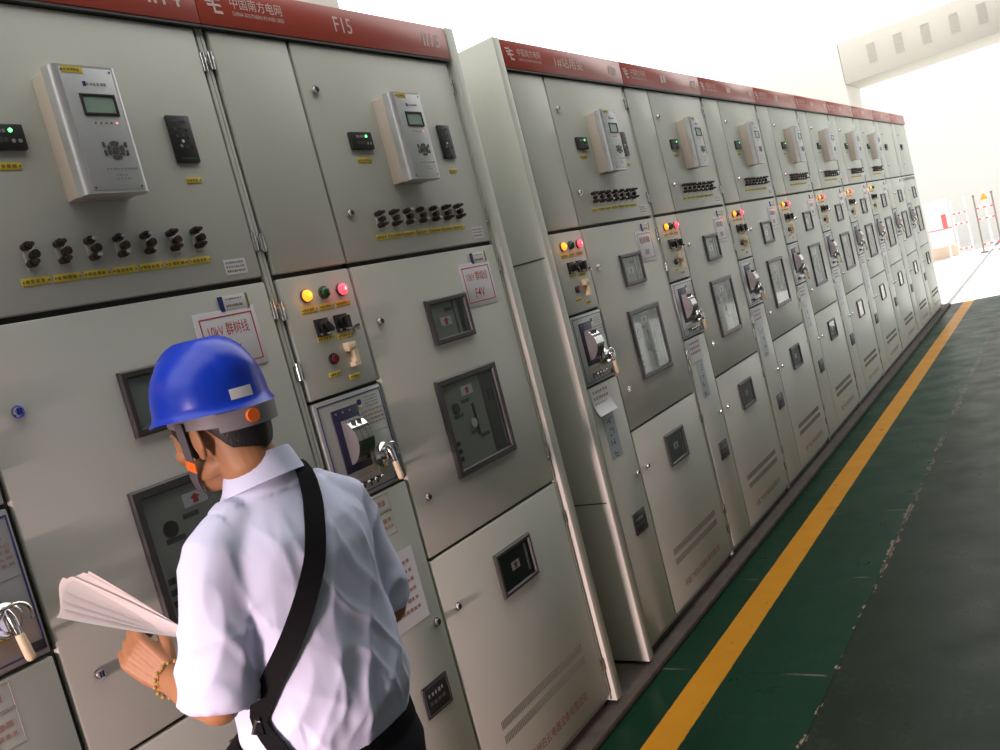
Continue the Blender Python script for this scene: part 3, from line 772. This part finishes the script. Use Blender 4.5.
# ---------------------------------------------------------------- the man
BASE = Vector((-1.99, -.43, 0))
man = empty('person', BASE, 0, 'man in pale blue short-sleeved shirt and dark trousers, back turned, reading papers', 'person')
def L3(p): return Vector(p)-BASE
def remesh(g, name, parent, voxel, smooth_it, mats, fn=None):
    me = bpy.data.meshes.new('tmp'); me.from_pydata(g.v, [], g.f)
    bm = bmesh.new(); bm.from_mesh(me); bmesh.ops.recalc_face_normals(bm, faces=bm.faces[:]); bm.to_mesh(me); bm.free()
    o = bpy.data.objects.new('tmp', me); COL.objects.link(o)
    r = o.modifiers.new('r', 'REMESH'); r.mode = 'VOXEL'; r.voxel_size = voxel
    s = o.modifiers.new('s', 'SMOOTH'); s.iterations = smooth_it; s.factor = .5
    bpy.context.view_layer.update()
    m2 = bpy.data.meshes.new_from_object(o.evaluated_get(bpy.context.evaluated_depsgraph_get()))
    bpy.data.objects.remove(o); bpy.data.meshes.remove(me)
    m2.name = name; m2.materials.clear()
    for m in mats: m2.materials.append(M[m])
    if fn:
        nrm = [v.normal.copy() for v in m2.vertices]
        for v, n in zip(m2.vertices, nrm): v.co = fn(v.co.copy(), n)
    m2.polygons.foreach_set('use_smooth', [True]*len(m2.polygons)); m2.update()
    ob = bpy.data.objects.new(name, m2); COL.objects.link(ob); ob.parent = parent
    return ob
# joints (world metres)
NECK = Vector((-1.990, -.425, 1.445))
LSH, LEL, LWR = Vector((-2.140, -.432, 1.362)), Vector((-2.208, -.415, 1.100)), Vector((-2.163, -.206, 1.113))
RSH, REL, RWR = Vector((-1.832, -.440, 1.352)), Vector((-1.785, -.440, 1.085)), Vector((-1.900, -.235, 1.110))
HEADC = Vector((-2.028, -.385, 1.560))
HM = Matrix.Translation(HEADC) @ Matrix.Rotation(radians(99-90), 4, 'Z') @ Matrix.Rotation(radians(-10), 4, 'X')
def H(p): return HM @ Vector(p)-BASE
def hell(g, c, r, rz=0): g.ell(H(c), r, 'skin', 24, 16, (HM.to_3x3() @ Matrix.Rotation(rz, 3, 'Z')))
b = G()
hell(b, (0, -.008, .030), (.074, .094, .088)); hell(b, (0, .034, -.042), (.058, .060, .074)); hell(b, (0, .066, -.094), (.024, .022, .018))
hell(b, (0, .08, .018), (.046, .014, .009)); hell(b, (0, .042, -.004), (.065, .045, .050))
for s in (-1, 1):
    hell(b, (s*.040, .058, -.026), (.022, .026, .020)); hell(b, (s*.046, .020, -.066), (.014, .040, .022))
    hell(b, (s*.076, -.014, -.014), (.008, .019, .031), s*.35); hell(b, (s*.074, -.012, -.040), (.007, .010, .012), s*.3)
b.capsule([H((0, .092, .004)), H((0, .104, -.018)), H((0, .110, -.032))], [.008, .010, .0135], 'skin', 12)
for s in (-1, 1): hell(b, (s*.012, .098, -.036), (.008, .010, .007))
hell(b, (0, .092, -.060), (.022, .009, .005)); hell(b, (0, .090, -.070), (.019, .009, .006))
b.capsule([H((0, -.030, -.03)), H((0, -.034, -.08)), NECK-BASE+Vector((0, -.005, -.02))], [.056, .054, .060], 'skin', 24)
def ring(cx, cy, z, a, bb, n=36, e=2.3, lean=0):
    pts = []
    for k in range(n):
        t = 2*pi*k/n; c_, s_ = cos(t), sin(t)
        pts.append(Vector((cx+a*abs(c_)**(2/e)*(1 if c_ >= 0 else -1), cy+bb*abs(s_)**(2/e)*(1 if s_ >= 0 else -1), z+lean*c_))-BASE)
    return pts
b.loft([ring(-1.995, -.43, z, a, bb) for z, a, bb in ((.80, .15, .10), (.92, .15, .105), (1.05, .135, .095), (1.2, .135, .095), (1.32, .125, .085), (1.40, .075, .06), (1.44, .06, .055))], 'skin')
def arm(sh, el, wr):
    m1 = sh.lerp(el, .5); m2 = el.lerp(wr, .35)
    b.capsule([sh-BASE, m1-BASE, el-BASE], [.036, .042, .038], 'skin', 20)
    b.capsule([el-BASE, m2-BASE, wr-BASE], [.038, .040, .026], 'skin', 20)
arm(LSH, LEL, LWR); arm(RSH, REL, RWR)
def hand(wr, d, n, spread, curls, thumb, size=1.0):
    """wr wrist, d pointing to the knuckles, n palm normal; fingers curl towards n, thumb on +t side"""
    d = d.normalized(); n = (n-d*n.dot(d)).normalized(); t = n.cross(d)*spread
    P = lambda a, c_, e: wr+(d*a+t*c_+n*e)*size-BASE
    for c_ in (-.026, -.009, .009, .026):
        b.capsule([P(.0, c_*.75, 0), P(.045, c_, 0), P(.085, c_*1.12, 0)], [.0135*size, .0145*size, .0118*size], 'skin', 12)
    lens = ((.026*1.12, (.040, .026, .020)), (.009*1.12, (.045, .029, .021)), (-.009*1.12, (.041, .027, .021)), (-.026*1.12, (.032, .021, .018)))
    for (c_, Ls), cu_ in zip(lens, curls):
        a, e, ang = .087, 0.0, 0.0; pts = [P(a-.01, c_, 0), P(a, c_, 0)]
        for L_, q in zip(Ls, cu_):
            ang += radians(q); a += L_*cos(ang); e += L_*sin(ang); pts.append(P(a, c_*(1+.06), e))
        b.capsule(pts, [.0105*size, .0102*size, .0094*size, .0086*size, .0072*size], 'skin', 12)
    b.capsule([P(.018, .022, .004)]+[P(*q) for q in thumb], [.0150*size, .0125*size, .0105*size, .0085*size], 'skin', 12)
hand(LWR, Vector((-.028, .061, .075)), Vector((.83, .45, -.15)), 1, ((35, 60, 50), (40, 65, 50), (45, 65, 50), (45, 70, 50)), ((.048, .046, .016), (.078, .052, .030), (.102, .046, .038)))
hand(RWR, Vector((-.25, .95, .1)), Vector((-.9, -.25, -.3)), -1, ((25, 35, 25), (30, 40, 30), (35, 45, 30), (40, 45, 30)), ((.045, .048, .018), (.072, .056, .03), (.095, .055, .04)))
body = remesh(b, 'body', man, .0034, 3, ['skin'])
# eyes
for s in (-1, 1):
    g = G(); g.ell(H((s*.030, .0735, .0)), (.0112, .0112, .0112), 'eyewhite', 14, 10); g.ell(H((s*.030, .0812, -.0)), (.005, .005, .005), 'black', 10, 8); g.build('eye', man, 180)
# hair: cap below the helmet, nape, sideburns
def hair():
    g = G(); n = 56; rows = 16; outer = []
    def zlow(t):  # t azimuth from front
        t = abs(t)
        if t < .55: return .045
        if t < .85: return .045+(t-.55)/.30*(-.008-.045)
        if t < 1.2: return -.008+(t-.85)/.35*(-.046+.008)
        if t < 1.5: return -.046+(t-1.2)/.3*.028
        if t < 1.75: return -.018+(t-1.5)/.25*(.016+.018)
        if t < 2.2: return .016+(t-1.75)/.45*(-.050-.016)
        return -.050-(t-2.2)/(pi-2.2)*.022
    def rad(t, z):
        if z >= .03: s = sqrt(max(0.02, 1-((z-.03)/.094)**2))
        else: s = 1-.16*((.03-z)/.10)**1.5
        return s
    def pt(t, z, k): s = rad(t, z)*k; return H((.0785*sin(t)*s, (.0985 if cos(t) > 0 else .1015)*cos(t)*s-.010, z))
    for j in range(rows+1):
        r_ = []
        for i in range(n):
            t = -pi+2*pi*i/n; z = zlow(t)+(.118-zlow(t))*j/rows
            f = .965 if j == 0 else (1.0 if j > 1 else .992)
            r_.append(pt(t, z, f*(1+.006*sin(i*2.3+j*.7))))
        outer.append(r_)
    inner = [[pt(-pi+2*pi*i/n, zlow(-pi+2*pi*i/n)+(.118-zlow(-pi+2*pi*i/n))*j/rows, .90) for i in range(n)] for j in range(rows, -1, -1)]
    g.loft(outer+inner+[outer[0]], 'hair', caps=False)
    return g.build('hair', man, 60)
hair()
# shirt
s_ = G()
def tr(z, cx, cy, a, bb, e=2.3, lean=0): return ring(cx, cy, z, a, bb, 40, e, lean)
s_.loft([tr(.905, -1.985, -.425, .150, .115), tr(.935, -1.985, -.425, .163, .126), tr(.985, -1.986, -.425, .175, .137), tr(1.07, -1.989, -.428, .170, .135), tr(1.19, -1.990, -.430, .168, .130),
         tr(1.29, -1.988, -.432, .174, .125), tr(1.340, -1.988, -.432, .170, .112), tr(1.380, -1.988, -.430, .142, .092), tr(1.412, -1.989, -.428, .108, .078), tr(1.440, -1.990, -.425, .082, .070), tr(1.455, -1.990, -.425, .070, .064)], 'shirt')
def sleeve(sh, el, cut, r0, r1, r2, out):
    c_ = sh.lerp(el, cut)
    s_.capsule([sh+out-BASE, sh.lerp(el, .12)-BASE, sh.lerp(el, .45)-BASE, c_-BASE], [r0*.8, r0, r1, r2], 'shirt', 24)
def sleeve_open(sh, el, cut, rs, inn):
    pts = [sh+inn-BASE]+[sh.lerp(el, q)-BASE for q in (.05, .3, .6, cut)]
    s_.tube(pts, rs, 'shirt', 28)
sleeve_open(LSH, LEL, 1.0, (.053, .061, .066, .068, .068), Vector((.07, 0, .030)))
sleeve_open(RSH, REL, .98, (.052, .058, .058, .058, .058), Vector((-.07, 0, .030)))
from mathutils import noise as mnoise
def ridge(p, sx, sy, sz, seed):
    v = mnoise.noise(Vector((p.x*sx+seed, p.y*sy, p.z*sz)))
    return (1-min(1, abs(v)*2.6))**1.5
def fold(co, n):
    p = co+BASE
    a = 0.0
    # pulls running down the back from the right shoulder, blousing above the belt, armpit creases
    q = Vector((p.x*.86-p.z*.5, p.y, p.x*.5+p.z*.86))
    a += .0075*ridge(q, 13, 6, 3.2, 3.1)*max(0, min(1, (1.40-p.z)/.08))
    q2 = Vector((p.x*.9+p.z*.43, p.y, -p.x*.43+p.z*.9))
    a += .0055*ridge(q2, 17, 8, 4.5, 11.7)*max(0, min(1, (1.40-p.z)/.08))
    lowk = max(0, min(1, (1.12-p.z)/.16))
    a += lowk*.010*ridge(p, 16, 9, 6, 5.2)*(1 if abs(p.x+1.99) < .17 else .3)
    if p.x < -2.13: a += .004*ridge(p, 6, 9, 16, 8.8)
    a *= .75*max(.25, min(1, (p.z-.93)/.05))
    a -= .003
    if p.z > 1.42: a *= .15
    return co+n*a
shirt = remesh(s_, 'shirt', man, .0055, 14, ['shirt'], fold)
# collar: stand and folded leaf
g = G(); n = 40; rows = []
for (z, k, rr) in ((1.437, 0, .070), (1.462, 0, .0655), (1.478, 1, .0625), (1.480, 1, .0655), (1.468, 1, .0715), (1.445, 1, .0790), (1.431, 1, .0850), (1.430, 1, .0825), (1.448, 0, .0735)):
    r_ = []
    for i in range(n):
        t = 2*pi*i/n; back = -sin(t)   # +1 at back
        r_.append(Vector((-1.996+rr*cos(t)*1.0, -.425+rr*.95*sin(t), z+.018*back*(1 if k else .7)-.010*(1 if sin(t) > .85 else 0)))-BASE)
    rows.append(r_)
g.loft(rows, 'shirt', caps=False); g.build('collar', shirt, 60)
# trousers, belt, shoes
t_ = G()
t_.loft([tr(.935, -1.985, -.425, .146, .112), tr(.90, -1.985, -.425, .160, .122), tr(.85, -1.988, -.43, .172, .130), tr(.78, -1.992, -.435, .165, .118), tr(.74, -1.992, -.435, .12, .09)], 'trousers')
for s in (-1, 1):
    t_.capsule([Vector((-1.992+s*.082, -.43, z))-BASE for z in (.80, .62, .48, .30, .10)], [.095, .085, .074, .070, .072], 'trousers', 20)
remesh(t_, 'trousers', man, .009, 3, ['trousers'], lambda co, n: co+n*(.004*sin(20*co.z+8*co.x)))
g = G(); rows = [tr(z, -1.985, -.425, a, bb) for z, a, bb in ((.895, .163, .125), (.925, .160, .122), (.925, .152, .115), (.895, .152, .115))]
g.loft(rows+[rows[0]], 'strap', caps=False); g.build('belt', man)
for s in (-1, 1):
    g = G(); x = -1.992+s*.085
    g.loft([[Vector((x+a*cos(2*pi*k/16), y+0*k, .045+hz*sin(2*pi*k/16)*(1 if sin(2*pi*k/16) > 0 else 0) - (.045 if sin(2*pi*k/16) <= 0 else 0)+.002))-BASE for k in range(16)] for y, a, hz in ((-.50, .025, .05), (-.48, .036, .07), (-.42, .04, .06), (-.34, .045, .045), (-.27, .04, .025), (-.245, .02, .01))], 'shoe')
    g.build('shoe', man)
# bracelet on the left wrist
g = G(); wd_ = (LWR-LEL).normalized(); wu = wd_.orthogonal().normalized(); wv = wd_.cross(wu); wc = LWR-wd_*.012
for k in range(16):
    t = 2*pi*k/16; g.ell(wc+(wu*cos(t)+wv*sin(t))*.034-BASE, (.0046,)*3, 'bracelet', 10, 6)
g.ell(wc+Vector((.004, -.03, -.035))-BASE, (.006, .006, .014), 'bracelet', 10, 8)
g.build('bracelet', man, 180)

# hard hat
hat = empty('hard_hat', HEADC+Vector((0, 0, .03)), 0, 'blue hard hat with grey headband and orange knob on the man\'s head', 'helmet')
HB = HEADC+Vector((0, 0, .03))
HATM = Matrix.Translation(HEADC) @ Matrix.Rotation(radians(97-90), 4, 'Z') @ Matrix.Rotation(radians(1), 4, 'X')
def HH(p): return HATM @ Vector(p)-HB
def hat_shell():
    n, m_ = 72, 22; z0 = .032; rows = []
    def pt(i, j, off):
        th = 2*pi*i/n; s, c_ = sin(th), cos(th)     # th=0 front (+y)
        t = j/m_
        rr = (1-t**2.5)**(1/2.25) if t < 1 else 0
        a = .103; bl = .118 if c_ > 0 else .109
        fl = .0065*max(0, 1-t/.10)**1.5           # flared lip
        pk = max(0, c_)**3*.026*max(0, 1-t/.16)**1.3   # peak
        bk = max(0, -c_)**2*.006*max(0, 1-t/.12)
        x = (a*rr+fl+off*rr)*s; y = (bl*rr+fl+pk+bk+off*rr)*c_
        z = z0+.135*t-(.012*max(0, c_)**2+.004*max(0, -c_)**2)*max(0, 1-t/.25)+off*t
        # raised crest with shoulders running front to back
        ax = abs(x)
        crest = max(0, min(1, (.046-ax)/.008))*max(0, min(1, (t-.34)/.14))
        side = max(0, min(1, (.020-abs(y+.012))/.01))*0
        k = .0065*crest
        return HH((x*(1+k*3*0), y*(1+(k*7 if ax < .06 else 0)*(1-t)), z+k*1.1))
    outer = [[pt(i, j, 0) for i in range(n)] for j in range(m_)]
    inner = [[pt(i, j, -.003) for i in range(n)] for j in range(m_)]
    g = G(); 
    rings_ = outer[::-1]+inner
    g.loft(rings_, 'helmet', caps=True)
    return g.build('shell', hat, 70)
shell = hat_shell()
g = G(); rows = []
for (z, k) in ((.036, 1), (.010, 1.0), (.010, .965), (.036, .965)):
    rows.append([HH((.0845*k*sin(t), .1065*k*cos(t)-.010, z-.010*max(0, -cos(t))+.016*max(0, cos(t)))) for t in [2*pi*i/60 for i in range(60)]])
g.loft(rows+[rows[0]], 'helmetgrey', caps=False); hb = g.build('headband', hat, 40)
g = G()
R_ = lambda t, k, z: HH((.0845*k*sin(t), .1065*k*cos(t)-.010, z))
rows = []
for (k, za, zb) in ((1.0, -.016, .014), (1.07, -.018, .016)):
    pass
seg = [pi*.70+.6*pi*i/24 for i in range(25)]
ra = [[R_(t, k, z) for t in seg] for (k, z) in ((1.0, .030), (1.075, .028), (1.075, -.006), (1.0, -.008))]
g.loft([[ra[q][i] for q in range(4)] for i in range(25)], 'helmetgrey'); g.build('ratchet', hb)
g = G(); tk = pi*1.10
p0 = R_(tk, 1.05, .011); p1 = R_(tk, 1.12, .011); g.cyl(p0, p1, .0125, 'orange', 20); 
g.build('adjuster_knob', hb)
# small reflective sticker at the left rear of the shell
g = G(); 
def shell_pt(th, t, off):
    s, c_ = sin(th), cos(th); rr = (1-t**2.5)**(1/2.25); fl = .0065*max(0, 1-t/.10)**1.5
    bl = .118 if c_ > 0 else .109
    return HH(((.103*rr+fl+off)*s, (bl*rr+fl+off)*c_, .032+.135*t-.004*max(0, -c_)**2*max(0, 1-t/.25)))
sa = [[shell_pt(-pi*.85-.44*i/8, t, .0012) for i in range(9)] for t in (.12, .18, .25)]
sb = [[shell_pt(-pi*.85-.44*i/8, t, -.001) for i in range(9)] for t in (.12, .18, .25)]
vs = [p for r in sa for p in r]; fs = [(j*9+i, j*9+i+1, (j+1)*9+i+1, (j+1)*9+i) for j in range(2) for i in range(8)]
g.add(vs, fs, 'white'); g.build('reflective_sticker', hat)
# chin strap: two webs from the rim meeting under the ear, then to the chin
def web(pts, wdt, m, name, parent):
    g = G(); P_ = [HH(p) for p in pts]; rowsL = []
    for i, p in enumerate(P_):
        t = (P_[min(i+1, len(P_)-1)]-P_[max(i-1, 0)]).normalized()
        ctr = HH((0, .0, -.03)); nrm = (p-ctr); nrm = (nrm-t*nrm.dot(t)).normalized(); sd = t.cross(nrm)*wdt/2
        rowsL.append([p-sd, p+sd, p+sd+nrm*.0022, p-sd+nrm*.0022])
    g.loft(rowsL, m); return g.build(name, parent)
for s in (-1, 1):
    st = web([(s*.0890, .002, .026), (s*.0855, .003, -.005), (s*.0810, .006, -.035), (s*.0745, .012, -.058), (s*.0625, .028, -.082), (s*.041, .046, -.106), (s*.014, .062, -.121)], .020, 'strapgrey', 'chin_strap', hat)
    g = G(); web([(s*.0790, .0080, -.046), (s*.0757, .0122, -.056), (s*.0712, .017, -.066)], .024, 'orange', 'clip', st)

# shoulder bag across the back
bag = empty('shoulder_bag', (-2.19, -.36, .80), 0, 'black shoulder bag with wide strap slung across the man\'s back', 'bag')
BB = Vector((-2.19, -.36, .80))
me = shirt.data
bvh = BVHTree.FromPolygons([v.co+BASE for v in me.vertices], [tuple(p.vertices) for p in me.polygons])
def on_shirt(x, z, front=False, off=.003):
    o = Vector((x, .6 if front else -1.4, z)); d = Vector((0, -1 if front else 1, 0))
    h = bvh.ray_cast(o, d)
    if h[0] is None: h = bvh.find_nearest(Vector((x, -.43, z)))
    return h[0]-d*off
def top_shirt(x, y, off=.003):
    h = bvh.ray_cast(Vector((x, y, 2)), Vector((0, 0, -1)))
    return h[0]+Vector((0, 0, off))
STRAP_BACK = [(-1.965, 1.395), (-2.000, 1.35), (-2.036, 1.29), (-2.080, 1.225), (-2.120, 1.165), (-2.150, 1.105), (-2.170, 1.04)]
path = [on_shirt(x, z, True) for x, z in ((-2.13, 1.02), (-2.07, 1.10), (-2.0, 1.19), (-1.95, 1.28), (-1.92, 1.35))]
path += [top_shirt(-1.925, -.405), top_shirt(-1.935, -.435), top_shirt(-1.945, -.465)]
path += [on_shirt(x, z) for x, z in STRAP_BACK]
path += [Vector((-2.185, -.50, .985)), Vector((-2.20, -.46, .92)), Vector((-2.195, -.43, .86))]
path = [Vector((-2.19, -.30, .86)), Vector((-2.185, -.29, .94))]+path
def smooth_path(P_, it=3):
    for _ in range(it):
        Q = [P_[0]]
        for a, c_ in zip(P_, P_[1:]): Q += [a.lerp(c_, .25), a.lerp(c_, .75)]
        P_ = Q+[P_[-1]]
    return P_
path = smooth_path(path, 2)
for i in range(3, len(path)-4):
    hit, hn, _, _ = bvh.find_nearest(path[i])
    if hit and hn.dot(hit-Vector((-1.99, -.43, hit.z))) > -.01 and (path[i]-hit).length < .05:
        path[i] = hit+hn*.005
path = [path[0]]+[path[i-1]*.25+path[i]*.5+path[i+1]*.25 for i in range(1, len(path)-1)]+[path[-1]]
g = G(); rows = []
axis = Vector((-1.99, -.43, 0))
for i, p in enumerate(path):
    t = (path[min(i+1, len(path)-1)]-path[max(i-1, 0)]).normalized()
    nr = p-Vector((-1.99, -.43, min(p.z, 1.30))); nr = (nr-t*nr.dot(t)).normalized(); sd = t.cross(nr)*.0205
    rows.append([p-sd-BB, p+sd-BB, p+sd+nr*.0025-BB, p-sd+nr*.0025-BB])
g.loft(rows, 'strap'); stp = g.build('strap', bag)
g = G(); q = path[-14]; g.frame(-.02, .02, -.012, .012, .004, -.003, .002, 'chrome', .001)
g.xform(Matrix.Translation(q-BB+Vector((-.004, -.006, 0))) @ Matrix.Rotation(radians(35), 4, 'Y')); g.build('buckle', stp)
g = G(); g.box(-.055, .01, -.12, .10, -.20, .06, 'strap', .02); g.build('pouch', bag)
g = G(); g.box(-.062, -.050, -.115, .095, -.08, .058, 'strap', .004); g.build('flap', bag)

# papers in the left hand: a few sheets rolled into a loose fan
pb = empty('paper_bundle', (-2.146, -.245, 1.20), 0, 'rolled white papers held up in the man\'s left hand', 'papers')
PB = Vector((-2.146, -.245, 1.20))
pa, pz = Vector((-2.140, -.245, 1.197)), Vector((-2.279, -.155, 1.345))
ax = (pz-pa).normalized(); upv = Vector((.30, .20, .93)); upv = (upv-ax*upv.dot(ax)).normalized(); sdv = ax.cross(upv)
for k in range(4):
    g = G(); nu, nv = 14, 14; grid = []
    for i in range(nu+1):
        u = i/nu; c_ = pa.lerp(pz, u)+upv*(.009*(k-1.5)*u)+sdv*(-.004*k*u); wdt = (.012+.040*u)*(1-.10*(k % 2))
        r_ = []
        for j in range(nv+1):
            v = j/nv*2-1; ang = v*(1.15-.35*u)+.12*k
            r0 = wdt/1.1*(1-.07*k)
            r_.append(c_+upv*(r0*sin(ang)*1.0)+sdv*(r0*(cos(ang)-.75)*.55+.0016*k)-ax*.004*k+ax*.012*sin(v*2+k)*u-PB)
        grid.append(r_)
    vs = [p for r in grid for p in r]; n1 = nv+1
    th = sdv*.0005; N_ = len(vs); vs2 = vs+[p+th for p in vs]
    fs = [(i*n1+j, i*n1+j+1, (i+1)*n1+j+1, (i+1)*n1+j) for i in range(nu) for j in range(nv)]
    fs2 = fs+[tuple(N_+q for q in f[::-1]) for f in fs]
    g.add(vs2, fs2, 'paper'); g.build('sheet', pb, 180)
